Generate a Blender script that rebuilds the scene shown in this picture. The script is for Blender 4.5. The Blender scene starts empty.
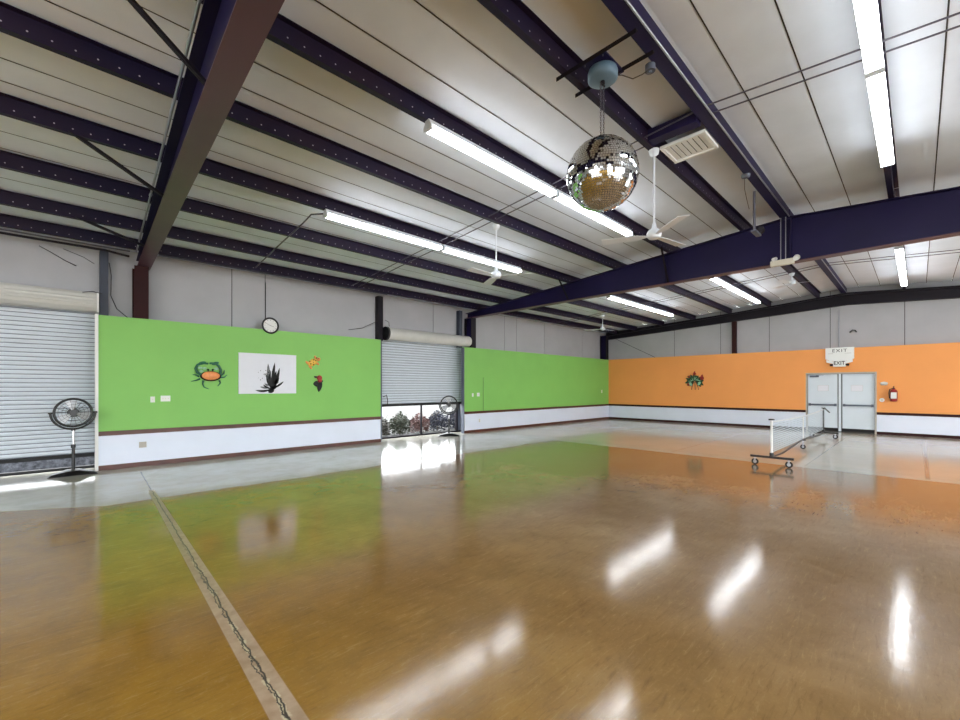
import bpy, math, random
from mathutils import Vector, Matrix
random.seed(7)
sc = bpy.context.scene
COL = sc.collection

# ------------------------------------------------------------------ camera, world, exposure
cam_d = bpy.data.cameras.new('camera')
cam = bpy.data.objects.new('camera', cam_d); COL.objects.link(cam)
cam.location = (0, 0, 1.6)
cam.rotation_euler = (math.radians(90), 0, -math.asin(428 / 612.4))
cam_d.sensor_width = 36.0
cam_d.lens = 36.0 * 428 / 960
cam_d.shift_y = 27 / 960
cam_d.clip_start = 0.02
sc.camera = cam

WORLD_STRENGTH = 5.5
TUBE_STRENGTH = 11.5
EXPOSURE = 0.85
w = bpy.data.worlds.new('sky'); sc.world = w; w.use_nodes = True
bg = w.node_tree.nodes['Background']
bg.inputs['Color'].default_value = (0.93, 0.97, 1.0, 1); bg.inputs['Strength'].default_value = WORLD_STRENGTH
sc.view_settings.view_transform = 'Standard'
sc.view_settings.look = 'None'
sc.view_settings.exposure = EXPOSURE
sc.view_settings.gamma = 1.0
sc.view_settings.use_curve_mapping = False
sc.cycles.max_bounces = 8
sc.cycles.diffuse_bounces = 5
sc.cycles.glossy_bounces = 4
sc.cycles.sample_clamp_indirect = 3.0
sc.cycles.caustics_reflective = False
sc.cycles.caustics_refractive = False

# ------------------------------------------------------------------ materials
def lin(c):
    return tuple(((x / 255) / 12.92 if x / 255 <= .04045 else ((x / 255 + .055) / 1.055) ** 2.4) for x in c)

class NT:
    def __init__(s, m): s.t = m.node_tree
    def n(s, ty, **kw):
        x = s.t.nodes.new(ty)
        for k, v in kw.items(): setattr(x, k, v)
        return x
    def l(s, a, b): s.t.links.new(a, b)
    def val(s, sock, v):
        if hasattr(v, 'is_output'): s.l(v, sock)
        else: sock.default_value = v
    def math(s, op, a, b=None, c=None, clamp=False):
        x = s.n('ShaderNodeMath', operation=op); x.use_clamp = clamp
        s.val(x.inputs[0], a)
        if b is not None: s.val(x.inputs[1], b)
        if c is not None: s.val(x.inputs[2], c)
        return x.outputs[0]
    def mix(s, f, a, b):
        x = s.n('ShaderNodeMix', data_type='RGBA')
        s.val(x.inputs[0], f); s.val(x.inputs[6], a); s.val(x.inputs[7], b)
        return x.outputs[2]
    def noise(s, vec, scale, detail=3, rough=.55, dist=0):
        x = s.n('ShaderNodeTexNoise'); x.inputs['Scale'].default_value = scale
        x.inputs['Detail'].default_value = detail; x.inputs['Roughness'].default_value = rough
        x.inputs['Distortion'].default_value = dist
        if vec is not None: s.l(vec, x.inputs['Vector'])
        return x.outputs['Fac']
    def ramp(s, v, a, b):
        x = s.n('ShaderNodeMapRange'); x.clamp = True
        s.val(x.inputs[0], v); x.inputs[1].default_value = a; x.inputs[2].default_value = b
        return x.outputs[0]

def c4(c, k=1): 
    l = lin(c); return (min(1, l[0] * k), min(1, l[1] * k), min(1, l[2] * k), 1)

MATS = {}
def mat(name, rgb, rough=.5, metal=0, var=.08, scale=6, bump=0, bscale=None, spec=.5, coat=0):
    if name in MATS: return MATS[name]
    m = bpy.data.materials.new(name); m.use_nodes = True
    N = NT(m); b = N.t.nodes['Principled BSDF']
    tc = N.n('ShaderNodeTexCoord')
    f = N.noise(tc.outputs['Object'], scale, 4)
    col = N.mix(N.ramp(f, .3, .7), c4(rgb, 1 - var), c4(rgb, 1 + var))
    N.l(col, b.inputs['Base Color'])
    b.inputs['Roughness'].default_value = rough; b.inputs['Metallic'].default_value = metal
    b.inputs['Specular IOR Level'].default_value = spec
    b.inputs['Coat Weight'].default_value = coat; b.inputs['Coat Roughness'].default_value = .08
    if bump:
        bn = N.n('ShaderNodeBump'); bn.inputs['Strength'].default_value = bump; bn.inputs['Distance'].default_value = .01
        N.l(N.noise(tc.outputs['Object'], bscale or scale * 8, 3), bn.inputs['Height']); N.l(bn.outputs[0], b.inputs['Normal'])
    MATS[name] = m
    return m

def emat(name, rgb, strength):
    m = bpy.data.materials.new(name); m.use_nodes = True
    b = m.node_tree.nodes['Principled BSDF']
    b.inputs['Base Color'].default_value = (.9, .9, .9, 1)
    b.inputs['Emission Color'].default_value = (*rgb, 1); b.inputs['Emission Strength'].default_value = strength
    MATS[name] = m
    return m

def floor_mat():
    m = bpy.data.materials.new('polished_concrete'); m.use_nodes = True
    N = NT(m); b = N.t.nodes['Principled BSDF']
    tc = N.n('ShaderNodeTexCoord'); P = tc.outputs['Object']
    sp = N.n('ShaderNodeSeparateXYZ'); N.l(P, sp.inputs[0]); X, Y = sp.outputs[0], sp.outputs[1]
    big = N.noise(P, .55, 5, .6); med = N.noise(P, 2.6, 6, .65, .6); fine = N.noise(P, 45, 4, .7)
    # stained brown middle of the room
    e1 = N.math('ADD', Y, N.math('MULTIPLY', N.math('SUBTRACT', N.noise(P, .9, 3), .5), .35))
    e2 = N.math('ADD', X, N.math('MULTIPLY', N.math('SUBTRACT', N.noise(P, 1.1, 3), .5), .12))
    e1 = N.math('SUBTRACT', e1, N.math('MULTIPLY', N.ramp(X, .45, -.6), .62))
    inY = N.ramp(e1, 7.66, 7.60); inX = N.ramp(e2, 10.57, 10.53)
    stain = N.math('MULTIPLY', inY, inX)
    brown = N.mix(N.ramp(big, .35, .65), c4((140, 102, 34)), c4((160, 122, 50)))
    warm = N.ramp(N.math('ADD', X, N.math('MULTIPLY', Y, -.25)), .2, 4.0)
    brown = N.mix(warm, brown, N.mix(N.ramp(big, .35, .65), c4((132, 106, 78)), c4((154, 128, 98))))
    brown = N.mix(N.math('MULTIPLY', N.ramp(med, .42, .72), .45), brown, c4((112, 84, 42)))
    brown = N.mix(N.math('MULTIPLY', N.ramp(fine, .55, .75), .35), brown, c4((178, 146, 96)))
    mp = N.n('ShaderNodeMapping'); mp.inputs['Rotation'].default_value = (0, 0, .75); mp.inputs['Scale'].default_value = (3, 22, 1); N.l(P, mp.inputs[0])
    scuff = N.noise(mp.outputs[0], 1.6, 6, .75, .8)
    brown = N.mix(N.math('MULTIPLY', N.ramp(scuff, .56, .70), .30), brown, c4((196, 168, 122)))
    brown = N.mix(N.math('MULTIPLY', N.ramp(scuff, .46, .34), .35), brown, c4((96, 70, 34)))
    grey = N.mix(N.ramp(big, .3, .7), c4((176, 172, 158)), c4((204, 201, 192)))
    grey = N.mix(N.math('MULTIPLY', N.ramp(med, .45, .75), .45), grey, c4((150, 143, 126)))
    farbay = N.ramp(X, 10.6, 11.4)
    grey = N.mix(N.math('MULTIPLY', farbay, .6), grey, c4((206, 190, 170)))
    # thin stain halo at the border
    col = N.mix(stain, grey, brown)
    # bare strip with a patched crack
    sx = N.math('SUBTRACT', X, N.math('MULTIPLY_ADD', Y, .0334, .712))
    hw = N.math('MULTIPLY_ADD', Y, -.0048, .080)
    ad = N.math('ABSOLUTE', sx)
    strip = N.math('MULTIPLY', N.ramp(N.math('SUBTRACT', ad, hw), .005, -.002), N.ramp(Y, 8.35, 8.25))
    stripc = N.mix(N.ramp(N.noise(P, 9, 4), .35, .65), c4((158, 132, 104)), c4((182, 158, 132)))
    col = N.mix(strip, col, stripc)
    wob = N.math('MULTIPLY', N.math('SUBTRACT', N.noise(P, 5, 5, .65), .5), .07)
    wob2 = N.math('MULTIPLY', N.math('SUBTRACT', N.noise(P, 7, 5, .7), .5), .10)
    ck = N.math('ABSOLUTE', N.math('ADD', N.math('SUBTRACT', sx, .006), wob))
    ck2 = N.math('ABSOLUTE', N.math('ADD', N.math('ADD', sx, .006), wob2))
    patch = N.math('MULTIPLY', N.ramp(N.math('MAXIMUM', ck, ck2), .024, .014), N.ramp(N.noise(P, 3.2, 4, .7), .46, .54))
    col = N.mix(N.math('MULTIPLY', patch, N.ramp(Y, 5.5, 3.0)), col, c4((205, 196, 165)))
    c1 = N.ramp(ck, .007, .003); c2 = N.math('MULTIPLY', N.ramp(ck2, .006, .002), N.ramp(Y, 6, 4))
    crack = N.math('MULTIPLY', N.math('MAXIMUM', c1, c2), N.ramp(Y, 10.3, 10.2))
    col = N.mix(crack, col, c4((38, 28, 20)))
    # saw-cut joints of the bare far bay
    for y0, wd in ((-.12, .04), (1.6, .008), (4.25, .012), (7.9, .008)):
        j = N.math('MULTIPLY', N.ramp(N.math('ABSOLUTE', N.math('SUBTRACT', Y, y0)), wd, wd * .5), N.ramp(X, 10.7, 10.75))
        col = N.mix(N.math('MULTIPLY', j, .6), col, c4((128, 116, 102)))
    j = N.math('MULTIPLY', N.ramp(N.math('ABSOLUTE', N.math('SUBTRACT', X, 15.1)), .012, .006), 1.0)
    col = N.mix(N.math('MULTIPLY', j, .5), col, c4((140, 125, 108)))
    N.l(col, b.inputs['Base Color'])
    streak = N.n('ShaderNodeMapping'); streak.inputs['Scale'].default_value = (1, 1, 1)
    N.l(P, streak.inputs[0])
    r = N.math('MULTIPLY_ADD', N.ramp(med, .3, .7), .06, .075)
    r = N.math('MULTIPLY_ADD', strip, .25, r)
    N.l(r, b.inputs['Roughness'])
    b.inputs['Specular IOR Level'].default_value = .62
    bn = N.n('ShaderNodeBump'); bn.inputs['Strength'].default_value = .06; bn.inputs['Distance'].default_value = .02
    h = N.math('ADD', N.math('MULTIPLY', N.noise(P, 14, 4, .6), .5), N.math('MULTIPLY', N.noise(P, 2.2, 2), .12))
    h = N.math('ADD', h, N.math('MULTIPLY', scuff, .2))
    h = N.math('SUBTRACT', h, N.math('MULTIPLY', crack, .6))
    N.l(h, bn.inputs['Height']); N.l(bn.outputs[0], b.inputs['Normal'])
    return m

def purlin_mat():
    m = bpy.data.materials.new('purlin_paint'); m.use_nodes = True
    N = NT(m); b = N.t.nodes['Principled BSDF']
    tc = N.n('ShaderNodeTexCoord'); sp = N.n('ShaderNodeSeparateXYZ'); N.l(tc.outputs['Object'], sp.inputs[0])
    f = N.noise(tc.outputs['Object'], 1.2, 3)
    col = N.mix(N.ramp(f, .35, .65), c4((21, 14, 44)), c4((31, 16, 38)))
    # punched fixing holes in a row low on the web
    dx = N.math('ABSOLUTE', N.math('SUBTRACT', N.math('FRACT', N.math('DIVIDE', sp.outputs[0], .155)), .5))
    dx = N.math('MULTIPLY', dx, .155)
    dz = N.math('ABSOLUTE', N.math('SUBTRACT', sp.outputs[2], .055))
    d = N.math('SQRT', N.math('ADD', N.math('POWER', dx, 2), N.math('POWER', dz, 2)))
    gate = N.ramp(N.noise(tc.outputs['Object'], 1.7, 1), .36, .40)
    col = N.mix(N.math('MULTIPLY', N.ramp(d, .009, .005), gate), col, c4((190, 185, 195)))
    N.l(col, b.inputs['Base Color']); b.inputs['Roughness'].default_value = .55; b.inputs['Specular IOR Level'].default_value = .25
    return m

def ground_mat():
    m = bpy.data.materials.new('gravel'); m.use_nodes = True
    N = NT(m); b = N.t.nodes['Principled BSDF']
    tc = N.n('ShaderNodeTexCoord')
    f = N.noise(tc.outputs['Object'], 16, 5, .75)
    f2 = N.noise(tc.outputs['Object'], 1.5, 3)
    col = N.mix(N.ramp(f, .45, .56), c4((12, 12, 10)), c4((92, 91, 88)))
    col = N.mix(N.math('MULTIPLY', N.ramp(f2, .5, .65), .4), col, c4((34, 42, 26)))
    N.l(col, b.inputs['Base Color']); b.inputs['Roughness'].default_value = .9
    return m

M_floor = floor_mat(); M_purlin = purlin_mat(); M_ground = ground_mat()
M_rafter = mat('rafter_paint', (84, 54, 68), .42, 0, .14, 1.5)
M_rafter_blue = mat('rafter_web_paint', (26, 19, 60), .5, 0, .14, 1.2, spec=.25)
M_column = mat('column_paint', (46, 14, 16), .6, 0, .15, 2, spec=.2)
M_dark = mat('dark_steel', (24, 19, 28), .55, 0, .12, 3, spec=.25)
M_green = mat('green_paint', (131, 192, 94), .55, 0, .035, 1.1, .05, 60)
M_orange = mat('orange_paint', (238, 157, 84), .55, 0, .03, .9, .05, 60)
M_white = mat('white_panel', (228, 235, 250), .45, 0, .02, 2)
M_upper = mat('wall_sheet', (176, 176, 180), .6, 0, .05, 1.3, .12, 18)
M_ceil = mat('ceiling_panel', (221, 229, 239), .7, 0, .045, 1.6, .10, 25)
M_seam = mat('seam_gap', (46, 42, 42), .8)
M_brown = mat('brown_wood_trim', (78, 34, 18), .4, 0, .2, 5)
M_shutter = mat('shutter_slats', (212, 220, 229), .40, .1, .03, 3)
M_hood = mat('shutter_hood', (204, 203, 198), .45, .1, .05, 4)
M_black = mat('black_plastic', (16, 16, 18), .35, 0, .1, 8)
M_rubber = mat('rubber', (22, 22, 24), .7, 0, .1, 8)
M_chrome = mat('chrome', (210, 210, 214), .15, 1, .03, 4)
M_alu = mat('brushed_aluminium', (170, 172, 178), .35, .9, .05, 9)
M_greysteel = mat('grey_steel', (92, 98, 112), .5, .1, .08, 4)
M_wplast = mat('white_plastic', (232, 232, 230), .4, 0, .02, 6)
M_beige = mat('beige_plastic', (214, 208, 192), .45, 0, .03, 6)
M_door = mat('door_paint', (214, 224, 232), .4, 0, .02, 2)
M_frame = mat('door_frame_paint', (176, 170, 160), .4, 0, .04, 3)
M_fanwhite = mat('fan_enamel', (224, 231, 240), .35, 0, .02, 4)
M_cable = mat('cable', (36, 34, 38), .6)
M_rod = mat('rod_steel', (88, 86, 98), .45, .3, .1, 6)
M_mirror = mat('mirror_glass', (225, 228, 230), .03, 1, .02, 30)
M_core = mat('ball_core', (40, 42, 44), .6)
M_motor = mat('motor_paint', (92, 116, 134), .5, 0, .06, 8)
M_canvas = mat('canvas', (226, 228, 236), .7, 0, .015, 8)
M_ink = mat('ink', (18, 20, 22), .7, 0, .2, 20)
M_inkgrey = mat('ink_wash', (110, 112, 116), .7, 0, .3, 40)
M_teal = mat('ornament_teal', (24, 96, 70), .4, 0, .35, 14)
M_dgreen = mat('ornament_green', (28, 66, 34), .4, 0, .35, 14)
M_paleg = mat('ornament_pale_green', (150, 196, 160), .4, 0, .2, 14)
M_ornor = mat('ornament_orange', (232, 146, 84), .4, 0, .15, 14)
M_ornye = mat('ornament_yellow', (232, 186, 70), .4, 0, .15, 14)
M_ornre = mat('ornament_red', (150, 34, 26), .4, 0, .3, 14)
M_red = mat('extinguisher_red', (150, 20, 24), .3, 0, .05, 5)
M_text = mat('sign_letters', (48, 50, 54), .5)
M_net = None
M_fol = [mat('foliage_a', (44, 50, 30), .7, 0, .4, 12), mat('foliage_b', (92, 62, 58), .7, 0, .3, 12),
         mat('foliage_c', (38, 40, 54), .7, 0, .4, 12), mat('foliage_d', (60, 56, 48), .7, 0, .4, 12)]
M_stem = mat('twig', (92, 74, 60), .8)
M_tube = emat('tube_light_glow', (.96, .98, 1.0), TUBE_STRENGTH)
M_exitlit = mat('exit_face', (236, 238, 236), .4, 0, .01, 5)

def net_mat():
    m = bpy.data.materials.new('net_mesh'); m.use_nodes = True
    N = NT(m); b = N.t.nodes['Principled BSDF']
    b.inputs['Base Color'].default_value = c4((176, 188, 196)); b.inputs['Roughness'].default_value = .8
    tc = N.n('ShaderNodeTexCoord'); sp = N.n('ShaderNodeSeparateXYZ'); N.l(tc.outputs['Object'], sp.inputs[0])
    a = N.math('LESS_THAN', N.math('FRACT', N.math('DIVIDE', sp.outputs[0], .045)), .34)
    c = N.math('LESS_THAN', N.math('FRACT', N.math('DIVIDE', sp.outputs[2], .045)), .34)
    N.l(N.math('MAXIMUM', a, c), b.inputs['Alpha'])
    return m
M_net = net_mat()

# ------------------------------------------------------------------ mesh builder
def basis(n):
    n = Vector(n).normalized()
    t = Vector((0, 0, 1)) if abs(n.z) < .9 else Vector((1, 0, 0))
    u = t.cross(n).normalized(); v = n.cross(u)
    return u, v, n

class MB:
    def __init__(s): s.v = []; s.f = []; s.m = []; s.sm = []
    def add(s, vs, fs, mi=0, smooth=False):
        o = len(s.v); s.v += [tuple(q) for q in vs]
        for f in fs: s.f.append([o + i for i in f]); s.m.append(mi); s.sm.append(smooth)
        return s
    def box(s, x0, y0, z0, x1, y1, z1, mi=0):
        x0, x1 = sorted((x0, x1)); y0, y1 = sorted((y0, y1)); z0, z1 = sorted((z0, z1))
        vs = [(x, y, z) for z in (z0, z1) for y in (y0, y1) for x in (x0, x1)]
        return s.add(vs, [(0, 2, 3, 1), (4, 5, 7, 6), (0, 1, 5, 4), (2, 6, 7, 3), (0, 4, 6, 2), (1, 3, 7, 5)], mi)
    def hexa(s, b, t, mi=0):      # two quads (same winding, ccw seen from the t side)
        return s.add(list(b) + list(t), [(3, 2, 1, 0), (4, 5, 6, 7)] + [(i, (i + 1) % 4, 4 + (i + 1) % 4, 4 + i) for i in range(4)], mi)
    def bar(s, p, q, w, h, up=(0, 0, 1), mi=0):   # rectangular bar from p to q
        p, q = Vector(p), Vector(q); d = (q - p).normalized(); u = Vector(up).cross(d)
        if u.length < 1e-4: u = Vector((1, 0, 0)).cross(d)
        u.normalize(); v = d.cross(u)
        c = [(-u * w - v * h) / 2, (u * w - v * h) / 2, (u * w + v * h) / 2, (-u * w + v * h) / 2]
        return s.hexa([p + k for k in c], [q + k for k in c], mi)
    def cyl(s, p, q, r0, r1=None, n=16, caps=True, mi=0, smooth=True):
        r1 = r0 if r1 is None else r1
        p, q = Vector(p), Vector(q); u, v, d = basis(q - p)
        vs = []
        for c, r in ((p, r0), (q, r1)):
            for i in range(n):
                a = 2 * math.pi * i / n; vs.append(c + u * (r * math.cos(a)) + v * (r * math.sin(a)))
        s.add(vs, [(i, (i + 1) % n, n + (i + 1) % n, n + i) for i in range(n)], mi, smooth)
        if caps:
            s.add(vs[:n], [tuple(reversed(range(n)))], mi); s.add(vs[n:], [tuple(range(n))], mi)
        return s
    def tube(s, pts, r, n=8, mi=0, radii=None):
        pts = [Vector(p) for p in pts]; k = len(pts); rings = []
        d0 = (pts[1] - pts[0]).normalized(); u, v, _ = basis(d0)
        for i, p in enumerate(pts):
            d = (pts[min(i + 1, k - 1)] - pts[max(i - 1, 0)]).normalized()
            u = (u - d * u.dot(d)).normalized(); v = d.cross(u)
            rr = radii[i] if radii else r
            rings.append([p + u * (rr * math.cos(2 * math.pi * j / n)) + v * (rr * math.sin(2 * math.pi * j / n)) for j in range(n)])
        vs = [q for g in rings for q in g]
        fs = [(i * n + j, i * n + (j + 1) % n, (i + 1) * n + (j + 1) % n, (i + 1) * n + j) for i in range(k - 1) for j in range(n)]
        s.add(vs, fs, mi, True)
        s.add(rings[0], [tuple(reversed(range(n)))], mi); s.add(rings[-1], [tuple(range(n))], mi)
        return s
    def torus(s, c, nrm, R, r, n=40, k=8, mi=0, a0=0, a1=2 * math.pi):
        u, v, w_ = basis(nrm); c = Vector(c)
        full = abs(a1 - a0 - 2 * math.pi) < 1e-6
        if not full:
            return s.tube([c + (u * math.cos(a0 + (a1 - a0) * i / n) + v * math.sin(a0 + (a1 - a0) * i / n)) * R for i in range(n + 1)], r, k, mi)
        vs = []
        for i in range(n):
            a = 2 * math.pi * i / n; d = u * math.cos(a) + v * math.sin(a)
            for j in range(k):
                b = 2 * math.pi * j / k; vs.append(c + d * (R + r * math.cos(b)) + w_ * (r * math.sin(b)))
        return s.add(vs, [(i * k + j, ((i + 1) % n) * k + j, ((i + 1) % n) * k + (j + 1) % k, i * k + (j + 1) % k) for i in range(n) for j in range(k)], mi, True)
    def lathe(s, c, axis, prof, n=24, mi=0):   # prof: list of (radius, distance along axis)
        u, v, d = basis(axis); c = Vector(c); vs = []
        for r, h in prof:
            for i in range(n):
                a = 2 * math.pi * i / n; vs.append(c + d * h + (u * math.cos(a) + v * math.sin(a)) * r)
        k = len(prof)
        s.add(vs, [(i * n + j, i * n + (j + 1) % n, (i + 1) * n + (j + 1) % n, (i + 1) * n + j) for i in range(k - 1) for j in range(n)], mi, True)
        if prof[0][0] > 1e-5: s.add(vs[:n], [tuple(reversed(range(n)))], mi)
        if prof[-1][0] > 1e-5: s.add(vs[-n:], [tuple(range(n))], mi)
        return s
    def ell(s, c, rx, ry, rz, n=20, k=10, mi=0, rot=0):   # ellipsoid, rot about y
        c = Vector(c); vs = []; cr, sr = math.cos(rot), math.sin(rot)
        for i in range(k + 1):
            t = math.pi * i / k
            for j in range(n):
                a = 2 * math.pi * j / n
                x, y, z = rx * math.sin(t) * math.cos(a), ry * math.sin(t) * math.sin(a), rz * math.cos(t)
                vs.append(c + Vector((x * cr - z * sr, y, x * sr + z * cr)))
        return s.add(vs, [(i * n + j, (i + 1) * n + j, (i + 1) * n + (j + 1) % n, i * n + (j + 1) % n) for i in range(k) for j in range(n)], mi, True)
    def prism(s, poly, y0, y1, mi=0):     # poly in x,z ; extruded along y (y0 < y1)
        n = len(poly)
        ar = sum(poly[i][0] * poly[(i + 1) % n][1] - poly[(i + 1) % n][0] * poly[i][1] for i in range(n))
        if ar < 0: poly = list(reversed(poly))
        vs = [(x, y0, z) for x, z in poly] + [(x, y1, z) for x, z in poly]
        return s.add(vs, [tuple(range(n)), tuple(reversed(range(n, 2 * n)))] + [(i, n + i, n + (i + 1) % n, (i + 1) % n) for i in range(n)], mi)
    def leaf(s, p, q, wd, y0, y1, bend=0, mi=0):   # leaf outline from p to q in x,z
        p, q = Vector((p[0], p[1])), Vector((q[0], q[1])); d = q - p; nrm = Vector((-d.y, d.x)).normalized()
        L, R = [], []
        for i in range(9):
            t = i / 8; c = p + d * t + nrm * (bend * math.sin(math.pi * t)); w_ = wd * .5 * (math.sin(math.pi * min(1, t * .92 + .06)) ** .8 if t < 1 else 0)
            L.append(tuple(c + nrm * w_)); R.append(tuple(c - nrm * w_))
        return s.prism(L + list(reversed(R[:-1])), y0, y1, mi)
    def build(s, name, mats, parent=None, loc=None, bevel=0):
        if not isinstance(mats, (list, tuple)): mats = [mats]
        me = bpy.data.meshes.new(name)
        vs = s.v
        if loc is not None and parent is None: vs = [(a - loc[0], b - loc[1], c - loc[2]) for a, b, c in vs]
        me.from_pydata(vs, [], s.f)
        for m in mats: me.materials.append(m)
        me.polygons.foreach_set('material_index', s.m); me.polygons.foreach_set('use_smooth', s.sm)
        me.update()
        o = bpy.data.objects.new(name, me); COL.objects.link(o)
        if parent is not None: o.parent = parent
        elif loc is not None: o.location = loc
        if bevel:
            b = o.modifiers.new('bevel', 'BEVEL'); b.width = bevel; b.segments = 2; b.limit_method = 'ANGLE'; b.angle_limit = math.radians(50)
        return o

def tag(o, label=None, cat=None, group=None, kind=None):
    if label: o['label'] = label
    if cat: o['category'] = cat
    if group: o['group'] = group
    if kind: o['kind'] = kind
    return o
def thing(name, loc, label, cat, rz=0, group=None):
    o = bpy.data.objects.new(name, None); COL.objects.link(o); o.empty_display_size = .1
    o.location = loc; o.rotation_euler = (0, 0, rz)
    return tag(o, label, cat, group)
def struct(o): o['kind'] = 'structure'; return o
WB = -math.pi / 2     # rotation for things on the far orange wall (local x = right as seen, -y = out of the wall)

# ------------------------------------------------------------------ setting
YA, XB = 10.95, 19.8           # faces of the painted partitions
YU, XU = 11.35, 20.15          # upper sheet walls
X0, Y0 = -8.3, -7.9            # unseen sides of the hall
RIDGE = 1.78
def zr(y): return 4.95 - .076 * abs(y - 1.75)     # top of rafters = underside of purlins
def zc(y): return zr(y) + .2

# floor
fb = MB(); fb.box(X0 - .3, Y0 - .3, -.2, XU + .3, 11.55, 0)
struct(fb.build('floor', M_floor))

# ceiling: two slopes in sheets, dark gaps at the seams
seams = [10.2, 9.13, 8.19, 7.74, 6.64, 6.24, 5.18, 4.74, 3.70, 3.13, 1.45, .90, -.19, -.75, -1.75, -2.3, -3.3, -3.8, -4.9, -5.5, -6.6]
def ceiling_side(y_from, y_to, name):
    ys = sorted({y_from, y_to} | {s + d for s in seams if y_from < s < y_to for d in (-.0065, .0065)})
    b = MB()
    for a, c in zip(ys, ys[1:]):
        gap = abs((c - a) - .013) < 1e-4
        z = -.004 if gap else 0
        b.add([(X0 - .3, a, zc(a) + z), (X0 - .3, c, zc(c) + z), (XU + .3, c, zc(c) + z), (XU + .3, a, zc(a) + z)], [(0, 1, 2, 3)], 1 if gap else 0)
    n = len(b.f)
    b.add([(X0 - .3, y_from, zc(y_from) + .15), (XU + .3, y_from, zc(y_from) + .15), (XU + .3, y_to, zc(y_to) + .15), (X0 - .3, y_to, zc(y_to) + .15)], [(0, 1, 2, 3)], 0)
    return struct(b.build(name, [M_ceil, M_seam]))
ceiling_side(1.75, 11.6, 'ceiling')
ceiling_side(-8.2, 1.75, 'ceiling.001')

def sheet_wall(name, axis, fixed, thick, rects, seams_, z0f, z1f, mats=(M_upper, M_seam)):
    """upright sheet wall facing the room, split at seams_; rects: list of (a0, a1, z0 or None, z1 or None)"""
    b = MB()
    for a0, a1, z0, z1 in rects:
        cuts = sorted({a0, a1} | {s + d for s in seams_ if a0 < s < a1 for d in (-.009, .009)})
        for p, q in zip(cuts, cuts[1:]):
            gap = abs(q - p - .018) < 1e-4; off = .01 if gap else 0
            def zz(a, z): return z if z is not None else z1f(a)
            if axis == 'x':
                bt = [(p, fixed + off, zz(p, z0)), (q, fixed + off, zz(q, z0)), (q, fixed + thick, zz(q, z0)), (p, fixed + thick, zz(p, z0))]
                tp = [(p, fixed + off, zz(p, z1)), (q, fixed + off, zz(q, z1)), (q, fixed + thick, zz(q, z1)), (p, fixed + thick, zz(p, z1))]
            else:
                bt = [(fixed + off, p, zz(p, z0)), (fixed + thick, p, zz(p, z0)), (fixed + thick, q, zz(q, z0)), (fixed + off, q, zz(q, z0))]
                tp = [(fixed + off, p, zz(p, z1)), (fixed + thick, p, zz(p, z1)), (fixed + thick, q, zz(q, z1)), (fixed + off, q, zz(q, z1))]
            b.hexa(bt, tp, 1 if gap else 0)
    return struct(b.build(name, list(mats)))

OP1 = (-2.7, .58); OP2 = (6.86, 10.26)      # roller door openings in the left wall
sheet_wall('wall_left', 'x', YU, .12, [(X0, XU, 3.05, 4.40), (X0, OP1[0], 0, 3.05), (OP1[1], OP2[0], 0, 3.05), (OP2[1], XU, 0, 3.05)],
           [-1.9, 2.88, 3.62, 8.9, 12.44, 13.16, 15.0, 18.0], None, None)
sheet_wall('wall_far', 'y', XU, .12, [(Y0, RIDGE, 0, None), (RIDGE, 11.35, 0, None)],
           [7.83, 5.9, 4.14, 2.25, .31, -1.8, -3.9, -6], None, lambda y: zc(y))
sheet_wall('wall_right', 'x', Y0 - .12, .12, [(X0, XU, 3.5, zc(Y0)), (X0, -6.5, 0, 3.5), (-1.5, .5, 0, 3.5), (6.5, 11.5, 0, 3.5), (16.5, XU, 0, 3.5)], [], None, None)  # unseen doorways added here to let in daylight and lift the ceiling
sheet_wall('wall_near', 'y', X0 - .12, .12, [(Y0, -4.5, 0, None), (-4.5, RIDGE, 3.5, None), (RIDGE, 3.5, 3.5, None), (3.5, 11.35, 0, None)], [], None, lambda y: zc(y))  # another unseen doorway, opened for extra daylight

# painted partitions in front of the sheet walls
TOP = 2.98
def left_partition(a, b, k):
    sfx = '' if k == 0 else '.%03d' % k
    m = MB(); m.box(a, YA, .745, b, YA + .12, TOP); struct(m.build('wall_left_green' + sfx, M_green))
    m = MB(); m.box(a, YA + .002, .09, b, YA + .12, .66); struct(m.build('wall_left_wainscot' + sfx, M_white))
    m = MB(); m.box(a, YA - .025, .66, b, YA + .12, .745); struct(m.build('trim_%d' % (k + 1), M_brown, bevel=.006))
    m = MB(); m.box(a, YA - .018, 0, b, YA + .12, .09); struct(m.build('baseboard_left' + sfx, M_brown, bevel=.005))
left_partition(.50, 6.65, 0)
left_partition(9.94, XB + .34, 1)
left_partition(X0, -2.72, 2)
DY0, DY1, DZ = .98, 2.92, 2.12      # double door opening in the orange wall
def far_partition():
    m = MB(); m.box(XB, DY1, .745, XU - .005, YA - .001, TOP); m.box(XB, Y0, .745, XU - .005, DY0, TOP); m.box(XB, DY0, DZ, XU - .005, DY1, TOP)
    struct(m.build('wall_far_orange', M_orange))
    for k, (a, b) in enumerate(((DY1, YA - .03), (Y0, DY0))):
        sfx = '' if k == 0 else '.001'
        m = MB(); m.box(XB + .002, a, .09, XU - .005, b, .66); struct(m.build('wall_far_wainscot' + sfx, M_white))
        m = MB(); m.box(XB - .025, a, .66, XU - .005, b, .745); struct(m.build('trim_%d' % (k + 4), M_column, bevel=.006))
        m = MB(); m.box(XB - .018, a, 0, XU - .005, b, .09); struct(m.build('baseboard_far' + sfx, M_column, bevel=.005))
far_partition()

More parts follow.
